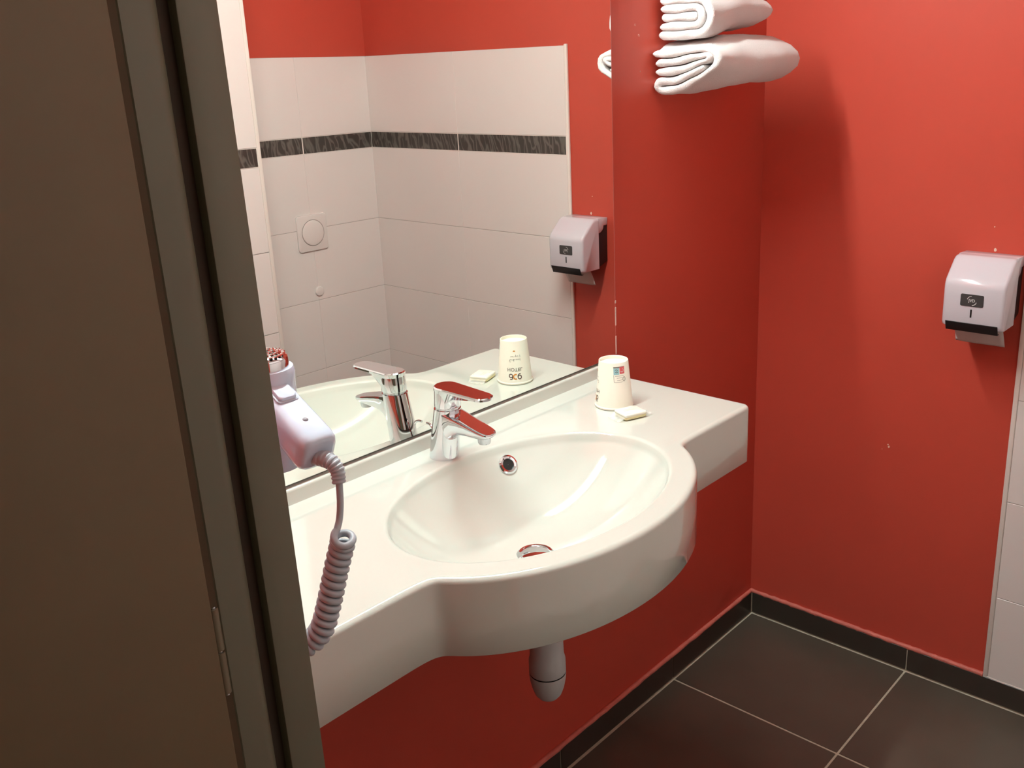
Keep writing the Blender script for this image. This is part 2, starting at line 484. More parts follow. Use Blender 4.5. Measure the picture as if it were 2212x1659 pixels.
# ================================================================== WASHBASIN
BCX, BCY, BA, BB = -1.1690, -0.2690, 0.2571, 0.1786       # bowl rim ellipse
OA, OB = 0.3070, 0.2200                                    # outer bulge ellipse
CR, CD, CT = -0.6439, -0.3474, 0.1145
basin = empty('washbasin', (BCX, 0, ZC-CT), 'white one-piece washbasin worktop with oval bowl and bulging front', 'sink')
def outline():
    """dense closed outline, counter-clockwise seen from above, with rounded corners"""
    xl = LW + 0.001; yb = -0.0008
    sy = (CD - BCY) / OB
    hx = OA * math.sqrt(1 - sy*sy)
    raw = []
    def seg(a, b, n):
        for k in range(n): raw.append((a[0]+(b[0]-a[0])*k/n, a[1]+(b[1]-a[1])*k/n))
    r = 0.014
    seg((xl, yb), (xl, CD+r), 20)
    for k in range(8):
        a = pi + pi/2*k/8
        raw.append((xl+r+r*math.cos(a), CD+r+r*math.sin(a)))
    seg((xl+r, CD), (BCX-hx, CD), 30)
    t0 = math.atan2((CD-BCY)/OB, -hx/OA); t1 = math.atan2((CD-BCY)/OB, hx/OA)
    if t0 > 0: t0 -= 2*pi
    n = 150
    for k in range(n):
        t = t0 + (t1 - t0)*k/n
        raw.append((BCX+OA*math.cos(t), BCY+OB*math.sin(t)))
    seg((BCX+hx, CD), (CR-r, CD), 24)
    for k in range(8):
        a = -pi/2 + pi/2*k/8
        raw.append((CR-r+r*math.cos(a), CD+r+r*math.sin(a)))
    seg((CR, CD+r), (CR, yb), 30)
    seg((CR, yb), (xl, yb), 70)
    P = [Vector((p[0], p[1])) for p in raw]
    # soften the two concave junctions where the bulge leaves the straight front
    jl, jr = 58, 58 + n
    Q = [p.copy() for p in P]
    for _ in range(14):
        R = [p.copy() for p in Q]
        for j in (jl, jr):
            for k in range(j-5, j+6):
                Q[k] = (R[k-1] + R[k+1] + R[k]*2) / 4
    return Q
OL = outline(); NO = len(OL)
def onorm(i):
    d = OL[(i+1) % NO] - OL[i-1]
    return Vector((d.y, -d.x)).normalized()          # outward for ccw
NRM = [onorm(i) for i in range(NO)]
def bowl_z(s):      # s: 1 at the rim .. 0 at the centre
    return ZC - 0.0075 - 0.1125 * (1 - s**2.7)
def build_basin():
    vs, fs = [], []
    rings = []
    def ring(pts):
        b = len(vs); vs.extend(pts); rings.append(b)
    wallside = [p.y > -0.002 for p in OL]
    def off(d, z):
        ring([(OL[i].x - NRM[i].x*d*(0 if wallside[i] else 1), OL[i].y - NRM[i].y*d*(0 if wallside[i] else 1), z) for i in range(NO)])
    off(0.018, ZC-0.045)
    off(0.016, ZC-CT+0.0015)
    off(0.0145, ZC-CT)
    off(0.0012, ZC-CT)
    off(0.0, ZC-CT+0.0012)
    off(0.0, ZC-0.060)
    R = 0.0085
    for k in range(7):
        a = pi/2*k/6
        off(R*(1-math.cos(a)), ZC-R+R*math.sin(a))
    off(R+0.0012, ZC)
    ang = [math.atan2((p.y-BCY)/BB, (p.x-BCX)/BA) for p in OL]
    def ell(s, z, dy=0.0):
        ring([(BCX+BA*s*math.cos(a), BCY+BB*s*math.sin(a)+dy, z) for a in ang])
    # a few rings between edge and bowl keep the flat top tidy
    for t in (0.35, 0.75):
        ring([((OL[i].x-NRM[i].x*R*(not wallside[i]))*(1-t)+(BCX+BA*1.03*math.cos(ang[i]))*t,
               (OL[i].y-NRM[i].y*R*(not wallside[i]))*(1-t)+(BCY+BB*1.03*math.sin(ang[i]))*t, ZC) for i in range(NO)])
    ell(1.030, ZC); ell(1.018, ZC-0.0003); ell(1.006, ZC-0.0014); ell(0.994, ZC-0.0042)
    for s in (0.985, 0.965, 0.94, 0.91, 0.87, 0.82, 0.76, 0.69, 0.61, 0.52, 0.42, 0.32, 0.22, 0.15):
        f = (0.985 - s)/0.985
        ell(s, bowl_z(s)-0.0, dy=0.010*f)
    ell(0.105, bowl_z(0.1)-0.001, dy=0.010)
    for i in range(len(rings)-1):
        for k in range(NO):
            k2 = (k+1) % NO
            fs.append((rings[i]+k, rings[i]+k2, rings[i+1]+k2, rings[i+1]+k))
    return mesh_obj('basin_body', vs, fs, 'sanitary_white', basin, angle=50)
build_basin()
# upstand along the wall, rounded on top
uh, ut = 0.0248, 0.0125
prof = [(-0.0008, ZC-0.002), (-ut-0.0012, ZC-0.002), (-ut-0.0008, ZC+0.0010), (-ut, ZC+0.0030)]
for k in range(7):
    a = pi/2*k/6
    prof.append((-ut+0.0045*(1-math.cos(a)), ZC+uh-0.0045+0.0045*math.sin(a)))
prof += [(-0.004, ZC+uh+0.0035), (-0.0008, ZC+uh+0.0036)]
prism('upstand', prof, 0, LW+0.002, CR-0.0005, 'sanitary_white', basin, angle=40)
# pop-up waste in the bowl
DX, DY = BCX+0.004, BCY+0.010
dz = bowl_z(0.12)
lathe('drain_plug', [(0.0290, dz-0.010), (0.0305, dz-0.003), (0.0302, dz+0.0005), (0.0280, dz+0.0022), (0.0240, dz+0.0020), (0.0225, dz+0.0010),
                     (0.015, dz+0.0026), (0.0004, dz+0.0032)], 'chrome', basin, (DX, DY, 0), n=48)
# overflow ring on the back wall of the bowl
ox, oy, oz = -1.0760, -0.1190, 0.8570
nrm = Vector((-0.2344, -0.791, 0.5652)).normalized()
q = nrm.to_track_quat('Z', 'Y').to_matrix().to_4x4()
Mo = Matrix.Translation(Vector((ox, oy, oz)) + nrm*0.000) @ q
ovr = lathe('overflow_ring', [(0.0094, -0.004), (0.0094, 0.0016), (0.0106, 0.0034), (0.0140, 0.0042), (0.0170, 0.0028), (0.0182, -0.002), (0.0182, -0.012)], 'chrome', basin, mtx=Mo, n=40)
o = lathe('overflow_hole_shade', [(0.0096, 0.0012), (0.0004, 0.0012)], 'hole_shade', basin, mtx=Mo, n=30)  # flat black disc, the shade inside the overflow put into its colour

# ================================================================== BOTTLE TRAP
tx, ty = -1.1575, -0.268
trap = empty('bottle_trap', (tx, ty, 0.50), 'grey plastic bottle trap hanging under the washbasin', 'pipe')
lathe('trap_pipe', [(0.020, 0.762), (0.020, 0.70), (0.0268, 0.69), (0.0275, 0.62), (0.0283, 0.585), (0.0306, 0.577), (0.0308, 0.5545), (0.0302, 0.5535)], 'trap_grey', trap, (tx, ty, 0), n=40)
lathe('trap_seal', [(0.0290, 0.5545), (0.0298, 0.5537), (0.0298, 0.5513), (0.0290, 0.5505)], 'ring_black', trap, (tx, ty, 0), n=40)
lathe('trap_cup', [(0.0306, 0.5515), (0.0309, 0.550), (0.0300, 0.540), (0.0268, 0.524), (0.0222, 0.5115), (0.0165, 0.5045), (0.009, 0.5015), (0.0004, 0.501)], 'trap_grey', trap, (tx, ty, 0), n=40)
tube('outlet_pipe', [(tx, ty+0.01, 0.665), (tx, -0.0005, 0.665)], 0.016, 'trap_grey', trap, n=20)

# ================================================================== TAP
fx, fy = -1.1665, -0.0590
tap = empty('basin_mixer_tap', (fx, fy, ZC), 'chrome single-lever mixer tap with flat handle on the washbasin', 'tap')
def sup(cx, cy, a, b, z, e=2.0, n=40):
    out = []
    for k in range(n):
        t = 2*pi*k/n
        c, s = math.cos(t), math.sin(t)
        out.append((cx + a*math.copysign(abs(c)**(2/e), c), cy + b*math.copysign(abs(s)**(2/e), s), z))
    return out
body = []
for z, a, yo in ((ZC+0.0002, 0.0250, 0), (ZC+0.004, 0.0250, -0.0004), (ZC+0.03, 0.0243, -0.0050), (ZC+0.06, 0.0234, -0.0105), (ZC+0.080, 0.0228, -0.0142), (ZC+0.090, 0.0224, -0.0160)):
    body.append(sup(fx, fy+yo, a, a*1.02, z))
loft('tap_body', body, 'chrome', tap, angle=40)
# spout: flat top, rounded underside, sweeping out of the body
def spout_ring(y, zt, zb, w):
    pts = []
    r = min(0.004, (zt-zb)*0.3)
    h = zt - zb
    pts.append((fx-w+0.0025, y, zt)); 
    for k in range(7): pts.append((fx-w+0.0025+(2*w-0.005)*k/6, y, zt)) if 0 < k < 6 else None
    pts.append((fx+w-0.0025, y, zt)); pts.append((fx+w-0.0006, y, zt-0.0007)); pts.append((fx+w, y, zt-0.0025))
    for k in range(1, 14):
        a = pi*k/14
        pts.append((fx+w*math.copysign(abs(math.cos(a))**0.75, math.cos(a)), y, zt-0.0025-(h-0.0025)*math.sin(a)**0.8))
    pts.append((fx-w, y, zt-0.0025)); pts.append((fx-w+0.0006, y, zt-0.0007))
    return pts
sp = []
for y, zt, zb, w in ((-0.068, 0.9775, 0.905, 0.0170), (-0.077, 0.9765, 0.9080, 0.0205), (-0.086, 0.9752, 0.9240, 0.0215), (-0.096, 0.9735, 0.9350, 0.0205), (-0.110, 0.9705, 0.9405, 0.0195),
                     (-0.130, 0.9662, 0.9425, 0.0185), (-0.150, 0.9618, 0.9435, 0.0176), (-0.162, 0.9592, 0.9445, 0.0168), (-0.170, 0.9575, 0.9465, 0.0150), (-0.1745, 0.9565, 0.9495, 0.0115), (-0.1762, 0.9560, 0.9515, 0.0070)):
    sp.append(spout_ring(y, zt, zb, w))
loft('spout', sp, 'chrome', tap, angle=32)
lathe('aerator', [(0.0004, 0.9365), (0.0095, 0.9365), (0.0105, 0.9385), (0.0112, 0.948), (0.0112, 0.953)], 'chrome_dull', tap, (fx, -0.1585, 0), n=26)
# dark joint ring, lever cap and flat lever
lathe('cartridge', [(0.0205, ZC+0.088), (0.0205, ZC+0.100)], 'chrome_dull', tap, (fx, fy-0.0165, 0), n=36)
cap = []
for z, a, yo in ((ZC+0.0945, 0.0218, -0.0168), (ZC+0.096, 0.0224, -0.017), (ZC+0.110, 0.0219, -0.0175), (ZC+0.123, 0.0214, -0.018)):
    cap.append(sup(fx, fy+yo, a, a*1.02, z))
loft('lever_cap', cap, 'chrome', tap, angle=40)
def lever_outline(off=0.0, n=14):
    pts = []
    yb, yt, wb, wt = -0.0765, -0.1590, 0.0222, 0.0186
    for k in range(n+1):
        a = pi*k/n
        pts.append((fx+(wb-off)*math.cos(a), yb+(wb-off)*math.sin(a)))
    for k in range(1, 6):
        t = k/6
        pts.append((fx-(wb+(wt-wb)*t-off), yb+(yt-yb)*t))
    for k in range(n+1):
        a = pi + pi*k/n
        pts.append((fx+(wt-off)*math.cos(a), yt+(0.0165-off)*math.sin(a)))
    for k in range(1, 6):
        t = k/6
        pts.append((fx+(wt+(wb-wt)*t-off), yt+(yb-yt)*t))
    return pts
def lz(y): return 1.0195 + (y+0.058)*0.020      # lever falls gently towards its tip
def under(y):
    t = min(1, max(0, (-y-0.092)/0.026))
    return 0.0190*(1-t)**2 + 0.0062
LO, LI, LU = lever_outline(0), lever_outline(0.0022), lever_outline(0.004)
loft('lever', [[(x, y, lz(y)-under(y)) for x, y in LU], [(x, y, lz(y)-min(under(y), 0.0048)) for x, y in LO], [(x, y, lz(y)-0.0016) for x, y in LO], [(x, y, lz(y)) for x, y in LI]], 'chrome', tap, angle=30)
tube('pop_up_rod', catmull([(fx+0.002, -0.0335, ZC+0.0), (fx+0.002, -0.0325, ZC+0.030), (fx+0.003, -0.0300, ZC+0.042), (fx+0.004, -0.0230, ZC+0.047), (fx+0.005, -0.0140, ZC+0.0475)], 6), 0.0022, 'chrome', tap, n=10)

# ================================================================== PAPER CUP (upside down)
cx, cy, ch, ct_, cb_ = -0.7977, -0.1379, 0.0914, 0.0279, 0.0362
cup = empty('paper_cup', (cx, cy, ZC), 'white printed paper cup standing upside down on the worktop', 'cup')
lathe('cup_wall', [(cb_-0.002, ZC+0.0005), (cb_+0.0002, ZC+0.0006), (cb_+0.0012, ZC+0.0018), (cb_+0.0012, ZC+0.0038), (cb_-0.0002, ZC+0.0052),
                   (cb_-0.0006, ZC+0.006), (ct_, ZC+ch-0.0006), (ct_-0.0004, ZC+ch), (ct_-0.0012, ZC+ch), (ct_-0.0018, ZC+ch-0.0007), (ct_-0.0012, ZC+ch-0.0075)], 'cup_paper', cup, (cx, cy, 0), n=64)
lathe('cup_base', [(ct_-0.0011, ZC+ch-0.0072), (0.0004, ZC+ch-0.0068)], 'cup_inner', cup, (cx, cy, 0), n=48)
def cup_r(z): return (cb_-0.0006) + (ct_-(cb_-0.0006))*(z-ZC-0.006)/(ch-0.0066)
def on_cup(name, vs, fs, az0, z0, m, sgn=-1, flip=False, lift=0.00025):
    out = []
    for v in vs:
        z = z0 + (-v[1] if flip else v[1])
        r = cup_r(z) + lift
        a = math.radians(az0) + sgn*v[0]/r
        out.append((cx+r*math.cos(a), cy+r*math.sin(a), z))
    return mesh_obj(name, out, fs, m, cup, smooth=False)
def strokes(paths, w):
    vs, fs = [], []
    for p in paths:
        p = [Vector(q) for q in p]
        b = len(vs)
        for i, a in enumerate(p):
            d = (p[min(i+1, len(p)-1)] - p[max(i-1, 0)]).normalized()
            nn = Vector((-d.y, d.x))*w/2
            vs += [a+nn, a-nn]
        for i in range(len(p)-1): fs.append((b+2*i, b+2*i+1, b+2*i+3, b+2*i+2))
    return vs, fs
def arc(x, y, rx, ry, a0, a1, n=14):
    return [(x+rx*math.cos(math.radians(a0+(a1-a0)*k/n)), y+ry*math.sin(math.radians(a0+(a1-a0)*k/n))) for k in range(n+1)]
AZ = 136.0
vs, fs = text_mesh('HOTEL', 0.0098, 0.00012); on_cup('hotel_lettering', [(v.x*1.05, v.y) for v in vs], fs, AZ, ZC+0.0335, 'ink_grey', flip=True)
# the three overlapping round letters of the logo (as they read in the mirror)
v1 = strokes([arc(-0.0086, 0.0018, 0.0036, 0.0036, 0, 360), [(-0.0050, 0.003), (-0.0050, -0.001), (-0.0058, -0.0045), (-0.0084, -0.0058), (-0.0108, -0.0052)]], 0.0019)
on_cup('logo_letter', v1[0], v1[1], AZ, ZC+0.0185, 'ink_dark')
v2 = strokes([arc(0.0012, -0.0002, 0.0044, 0.0048, 60, 300)], 0.0026)
on_cup('logo_letter', v2[0], v2[1], AZ, ZC+0.0185, 'ink_orange')
v3 = strokes([arc(0.0098, -0.0014, 0.0036, 0.0038, 0, 360), arc(0.0106, -0.0002, 0.0046, 0.0060, 75, 190)], 0.0019)
on_cup('logo_letter', v3[0], v3[1], AZ, ZC+0.0185, 'ink_dark')
# handwritten slogan, two scribbled lines
def scribble(x0, x1, y, h, n, seed):
    rnd = random.Random(seed); pts = []
    for k in range(n+1):
        t = k/n
        pts.append((x0+(x1-x0)*t+rnd.uniform(-.0002, .0002), y+h*(0.5 if k % 2 else -0.5)*rnd.uniform(.4, 1)))
    return pts
SC = [scribble(-0.0075, -0.0012, 0.0035, 0.0024, 10, 1), scribble(0.0008, 0.0085, 0.0042, 0.0026, 10, 2), [(0.0024, 0.0075), (0.0030, 0.0035)], [(0.0118, 0.0066), (0.0120, 0.0010)],
      scribble(-0.0092, 0.0012, -0.0032, 0.0030, 13, 3), scribble(0.0030, 0.0105, -0.0028, 0.0026, 10, 4), [(-0.0092, -0.0028), (-0.0104, -0.0060), (-0.0090, -0.0078), (-0.0076, -0.0068)], [(-0.0015, -0.0020), (-0.0012, -0.0066)], [(0.0118, -0.0008), (0.0118, -0.0056)]]
v4 = strokes(SC, 0.0006); on_cup('slogan_script', v4[0], v4[1], AZ, ZC+0.0570, 'ink_dark')
dome = [(0, 0)] + arc(0, 0, 0.0025, 0.0028, 0, 180, 12)
on_cup('orange_mark', dome, [(0, k, k+1) for k in range(1, len(dome)-1)], AZ, ZC+0.0705, 'ink_orange')
# recycling label on the camera side
def quad(name, x0, x1, y0, y1, m, az=238.0, lift=0.00025, n=8):
    vs = []; fs = []
    for k in range(n+1):
        x = x0+(x1-x0)*k/n; vs += [(x, y0), (x, y1)]
    for k in range(n): fs.append((2*k, 2*k+2, 2*k+3, 2*k+1))
    return on_cup(name, vs, fs, az, ZC, m, sgn=1, lift=lift)
quad('label_bar', -0.0108, 0.0112, 0.0822, 0.0845, 'ink_grey')
quad('label_square', -0.0108, 0.0002, 0.0695, 0.0820, 'ink_blue')
quad('label_square', 0.0012, 0.0114, 0.0705, 0.0838, 'ink_red')
LP = [[(-0.0106, 0.0690), (-0.0106, 0.0560), (-0.0090, 0.0550), (0.0068, 0.0550)], [(-0.0082, 0.0668), (0.0100, 0.0668)], [(-0.0050, 0.0630), (0.0066, 0.0630)], [(-0.0046, 0.0588), (0.0062, 0.0588)]]
v5 = strokes([[(a[0]+(b[0]-a[0])*k/6, a[1]+(b[1]-a[1])*k/6) for k in range(7)] for L in LP for a, b in zip(L[:-1], L[1:])], 0.0006)
on_cup('label_lines', v5[0], v5[1], 238.0, ZC, 'ink_grey', sgn=1)
v6 = strokes([arc(0.0100, 0.0600, 0.0028, 0.0042, 0, 360), [(0.0100, 0.0572), (0.0100, 0.0628)]], 0.0008)
on_cup('label_ring', v6[0], v6[1], 238.0, ZC, 'ink_dark', sgn=1)
v7 = strokes([[(-0.0078, 0.078), (-0.005, 0.0795), (-0.0025, 0.077)], [(-0.0075, 0.0745), (-0.005, 0.0735), (-0.002, 0.0748)], [(-0.0056, 0.0772), (-0.0046, 0.0755)]], 0.0009)
on_cup('label_symbol', v7[0], v7[1], 238.0, ZC, 'ink_dark', sgn=1, lift=0.0004)
v8 = strokes([arc(0.0060, 0.0772, 0.0030, 0.0036, 200, 420), [(0.0048, 0.0748), (0.0078, 0.0738)]], 0.0007)
on_cup('label_symbol', v8[0], v8[1], 238.0, ZC, 'logo_white', sgn=1, lift=0.0004)

# ================================================================== WRAPPED SOAP
sx, sy = -0.8302, -0.2010
soap = empty('wrapped_soap', (sx, sy, ZC), 'small soap bar in clear film beside the paper cup', 'soap')
ca, sa = math.cos(math.radians(-20)), math.sin(math.radians(-20))
def sloc(u, v, z): return (sx + u*ca - v*sa, sy + u*sa + v*ca, z)
def sblock(name, hu, hv, z0, z1, r, m):
    rings = []
    for k, (d, z) in enumerate(((0.0015, z0), (0, z0+0.0015), (0, z1-0.002), (0.0007, z1-0.0007), (0.0026, z1))):
        rings.append([sloc(u, v, z) for u, v in rrect(-hu+d, -hv+d, hu-d, hv-d, r, 4)])
    return loft(name, rings, m, soap, angle=50)
sblock('soap_bar', 0.0235, 0.0195, ZC+0.0012, ZC+0.0085, 0.004, 'soap')
sblock('paper_wrapper', 0.0240, 0.0200, ZC+0.0062, ZC+0.0122, 0.004, 'wrap')
def film(name, u0, u1, v0, v1, z0, z1, seed):
    rnd = random.Random(seed); nu, nv = 12, 4; vs = []; fs = []
    for i in range(nu+1):
        for j in range(nv+1):
            t = j/nv
            w = 0.0012*math.sin(i*1.9+seed)*t + rnd.uniform(-.0004, .0004)
            vs.append(sloc(u0+(u1-u0)*i/nu*(1) + 0.004*(t)*(0.5-i/nu), v0+(v1-v0)*t, max(ZC+0.0008, z0+(z1-z0)*t+w)))
    for i in range(nu):
        for j in range(nv):
            a = i*(nv+1)+j; fs.append((a, a+1, a+nv+2, a+nv+1))
    o = mesh_obj(name, vs, fs, 'wrap_film', soap)
    return o
def filmu(name, s, seed):
    rnd = random.Random(seed); nu, nv = 5, 10; vs = []; fs = []
    for i in range(nu+1):
        t = i/nu
        for j in range(nv+1):
            w = 0.0012*math.sin(j*1.9+seed)*t + rnd.uniform(-.0003, .0003)
            vs.append(sloc(s*(0.0238+0.016*t), (-0.019+0.038*j/nv)*(1-0.12*t), max(ZC+0.0008, ZC+0.007-0.0055*min(1, t*1.6)+w)))
    for i in range(nu):
        for j in range(nv):
            a = i*(nv+1)+j; fs.append((a, a+1, a+nv+2, a+nv+1))
    return mesh_obj(name, vs, fs, 'wrap_film', soap)
filmu('film_flap', 1, 2); filmu('film_flap', -1, 5)
pv, pf = strokes([[(-0.012, 0.006), (0.004, 0.0065)], [(-0.014, 0.001), (0.010, 0.001)], [(0.006, 0.012), (0.020, 0.013)], [(-0.018, -0.014), (-0.010, -0.016)]], 0.0016)
mesh_obj('wrapper_print', [sloc(v.x, v.y, ZC+0.01235) for v in pv], pf, 'wrap_print', soap, smooth=False)

# ================================================================== TOILET PAPER DISPENSER on the bright red wall
DY0, DY1, DZ0, DZ1 = -0.6345, -0.5075, 0.9515, 1.0985
disp = empty('toilet_paper_dispenser', (0, (DY0+DY1)/2, DZ0), 'white and black toilet paper dispenser on the bright red wall', 'dispenser')
def disp_prof(xb, xf, z0, z1, d=0.0):
    """side profile in (x,z): straight front, big rounded top"""
    pts = [(xb, z0), (xf+0.010, z0), (xf+0.003, z0+0.003), (xf, z0+0.010), (xf, z0+0.086)]
    r = 0.030; tilt = math.radians(48)
    for k in range(1, 9):
        a = tilt*k/8
        pts.append((xf+r*(1-math.cos(a)), z0+0.086+r*math.sin(a)))
    x1, zz1 = pts[-1]
    zend = z1 - 0.007
    L = (zend-zz1)/math.cos(tilt)
    x2 = x1 + L*math.sin(tilt)
    for k in (1, 2, 3): pts.append((x1+(x2-x1)*k/3, zz1+(zend-zz1)*k/3))
    for k in range(1, 6):
        t = k/5
        pts.append((x2+0.016*t, zend+0.007*math.sin(pi/2*t)))
    pts += [(max(xb, x2+0.018), z1)]
    return pts
pf = disp_prof(-0.058, -0.120, DZ0, DZ1)
# cover: side walls rounded by insetting the profile towards both ends
def cover_rings():
    rings = []
    W = DY1 - DY0
    for y, d in ((DY0, 0.0085), (DY0+0.0006, 0.0058), (DY0+0.0022, 0.0032), (DY0+0.0050, 0.0012), (DY0+0.009, 0.0), (DY1-0.009, 0.0), (DY1-0.0050, 0.0012), (DY1-0.0022, 0.0032), (DY1-0.0006, 0.0058), (DY1, 0.0085)):
        P = []
        for x, z in disp_prof(-0.045, -0.120, DZ0, DZ1):
            cxm, czm = -0.045, (DZ0+DZ1)/2
            fxn = (x-cxm)/(-0.075)
            nx = x + d*fxn
            nz = z - d*max(0, (z-czm)/((DZ1-DZ0)/2)) * (0.9) + d*0.25*max(0, (czm-z)/((DZ1-DZ0)/2))
            P.append((nx, y, nz))
        rings.append(P)
    return rings
loft('dispenser_cover', cover_rings(), 'dispenser_white', disp, angle=40)
# upper white shoulder running back to the wall
sh = [(-0.046, DZ0+0.103)]
for k in range(0, 9):
    a = pi/2*k/8
    sh.append((-0.046+0.030*math.sin(a)*0.9, DZ0+0.103+0.020*(1-math.cos(a))))
sh += [(-0.001, DZ0+0.1235), (-0.001, DZ1-0.002), (-0.046, DZ1-0.0002)]
prism('cover_shoulder', sh, 1, DY0+0.002, DY1-0.002, 'dispenser_white', disp, bevel=0.0015)
prism('back_box', [(-0.001, DZ0+0.018), (-0.030, DZ0+0.008), (-0.046, DZ0+0.004), (-0.046, DZ0+0.104), (-0.026, DZ0+0.120), (-0.001, DZ0+0.1235)], 1, DY0+0.004, DY1-0.004, 'dispenser_black', disp, bevel=0.001)
prism('tear_bar', [(-0.1225, DZ0+0.0125), (-0.1212, DZ0+0.0135), (-0.112, DZ0-0.0060), (-0.104, DZ0-0.0060), (-0.108, DZ0-0.0075), (-0.1150, DZ0-0.0075)], 1, DY0+0.010, DY1-0.010, 'dispenser_black', disp, bevel=0.0004, seg=1)
YM = -0.5685
plate = prism('brand_plate', rrect(YM-0.0235, 1.001, YM+0.0235, 1.027, 0.003), 0, -0.1212, -0.1195, 'plate_dark', disp, bevel=0.0003, seg=1)
vs, fs = text_mesh('JVD', 0.0090, 0.00010)
mesh_obj('brand_lettering', [(-0.12135, YM - v.x*0.92, 1.0135 + v.y) for v in vs], fs, 'logo_white', plate, smooth=False)
av, af = strokes([arc(0, 0, 0.0098, 0.0098, 95, 165), arc(0, 0, 0.0098, 0.0098, 275, 345)], 0.0011)
mesh_obj('brand_arcs', [(-0.12135, YM - v.x, 1.0135 + v.y) for v in av], af, 'logo_white', plate, smooth=False)
prism('level_slot', rrect(YM-0.0017, 0.9770, YM+0.0017, 0.9945, 0.0006), 0, -0.1206, -0.1195, 'ring_black', disp)
# hanging sheet
sv, sf = [], []
nz_, ny_ = 10, 10
for i in range(nz_+1):
    t = i/nz_
    for j in range(ny_+1):
        s = j/ny_
        y = DY1-0.012 - s*0.103
        x = -0.075 + 0.026*t + 0.002*math.sin(s*5+t*3)
        z = DZ0+0.004 - t*(0.0515 + 0.001*s)
        sv.append((x, y, z))
for i in range(nz_):
    for j in range(ny_):
        a = i*(ny_+1)+j; sf.append((a, a+1, a+ny_+2, a+ny_+1))
sheet = mesh_obj('paper_sheet', sv, sf, 'toilet_paper', disp)
sm = sheet.modifiers.new('thick', 'SOLIDIFY'); sm.thickness = 0.0006

# ================================================================== FLUSH PLATE and wall cap (seen in the mirror)
FYW = YF + 0.0065
flush = empty('flush_plate', (-0.2958, FYW, 0.948), 'white toilet flush plate with round button, seen in the mirror', 'flush plate')
prism('plate', rrect(-0.3545, 0.948, -0.2370, 1.070, 0.010), 1, FYW+0.0002, FYW+0.0075, 'flush_white', flush, bevel=0.002)
lathe('round_button', [(0.0430, -0.0074), (0.0418, -0.0095), (0.038, -0.0112), (0.02, -0.0125), (0.0005, -0.0130)], 'flush_white', flush, (-0.2945, FYW, 1.0085), n=48, axis='Y')
lathe('button_gap_shade', [(0.0446, -0.0070), (0.0446, -0.0078), (0.0425, -0.0078)], 'button_shade', flush, (-0.2945, FYW, 1.0085), n=48, axis='Y')  # ring coloured darker in place of the shade in the groove
stopc = empty('wall_buffer', (-0.2905, FYW, 0.800), 'small round white wall buffer below the flush plate', 'buffer')
lathe('buffer_dome', [(0.0165, -0.0002), (0.0165, -0.0045), (0.0150, -0.0062), (0.009, -0.0075), (0.0005, -0.0080)], 'flush_white', stopc, (-0.2905, FYW, 0.806), n=32, axis='Y')

# ================================================================== TOWELS on their wall arm
def band_loop(path, th, f):
    P = [Vector((p[0], p[1])) for p in path]
    n = len(P); A, B = [], []
    for i in range(n):
        d = (P[min(i+1, n-1)] - P[max(i-1, 0)]).normalized()
        nn = Vector((-d.y, d.x))
        e = min(i, n-1-i)
        w = th/2*f*(0.45, 0.80, 0.96, 1.0)[min(e, 3)]
        A.append(P[i]+nn*w); B.append(P[i]-nn*w)
    return A + B[::-1]
def smooth(a, b, t):
    t = min(1, max(0, (t-a)/(b-a))); return t*t*(3-2*t)
def run(p, q, n):
    return [(p[0]+(q[0]-p[0])*k/n, p[1]+(q[1]-p[1])*k/n) for k in range(n)]
def tip(s0, z, d):
    return [(s0, z), (s0+0.0025*d, z), (s0+0.006*d, z)]
def bend(sc, zc, rx, rz, a0, a1, n=10):
    return [(sc+rx*math.cos(math.radians(a0+(a1-a0)*k/n)), zc+rz*math.sin(math.radians(a0+(a1-a0)*k/n))) for k in range(n+1)]
def ufold(s0, s1, z0, z1, s0b=None):
    """U lying on its side: open at the wall (s0), rounded at the front (s1)"""
    s0b = s0 if s0b is None else s0b
    h = (z1-z0)/2; rx = min(h*1.1, 0.045)
    return tip(s0, z1, 1) + run((s0+0.012, z1), (s1-rx, z1), 8) + bend(s1-rx, (z0+z1)/2, rx, h, 90, -90) + run((s1-rx-0.004, z0), (s0b+0.012, z0), 8) + tip(s0b, z0, 1)[::-1]
def towel(name, layers, xs, shape, label, seed):
    t = empty(name, shape(xs[len(xs)//2], 0.08, 0.0), label, 'towel', 'folded white towels on the wall arm')
    vs, fs = [], []
    L = len(xs)
    for path, th in layers:
        rings = []
        for j, x in enumerate(xs):
            e = min(j, L-1-j)
            rings.append([shape(x, q.x, q.y) for q in band_loop(path, th, (0.30, 0.62, 0.82, 0.94, 1.0)[min(e, 4)])])
        n = len(rings[0]); b = len(vs)
        for r in rings: vs += r
        for i in range(L-1):
            for k in range(n):
                k2 = (k+1) % n
                fs.append((b+i*n+k, b+i*n+k2, b+(i+1)*n+k2, b+(i+1)*n+k))
        h = n//2
        for base in (b, b+(L-1)*n):
            for i in range(h-1):
                fs.append((base+i, base+i+1, base+n-2-i, base+n-1-i))
    o = mesh_obj('folded_cloth', vs, fs, 'towel', t, angle=80)
    for v in o.data.vertices:
        p = v.co
        p.z += 0.0012*math.sin(p.x*61+p.z*150+seed)*math.sin(p.y*83+1.3)
        p.x += 0.0013*math.sin(p.z*170+p.y*120+seed)
        p.y += 0.0010*math.sin(p.x*95+p.z*60+seed)
    return t
def xs_(x0, x1, n=100):
    base = [0, .004, .010, .018, .030] + [0.03+0.94*k/n for k in range(1, n)] + [.97, .982, .990, .996, 1]
    return [x0+(x1-x0)*b for b in base]
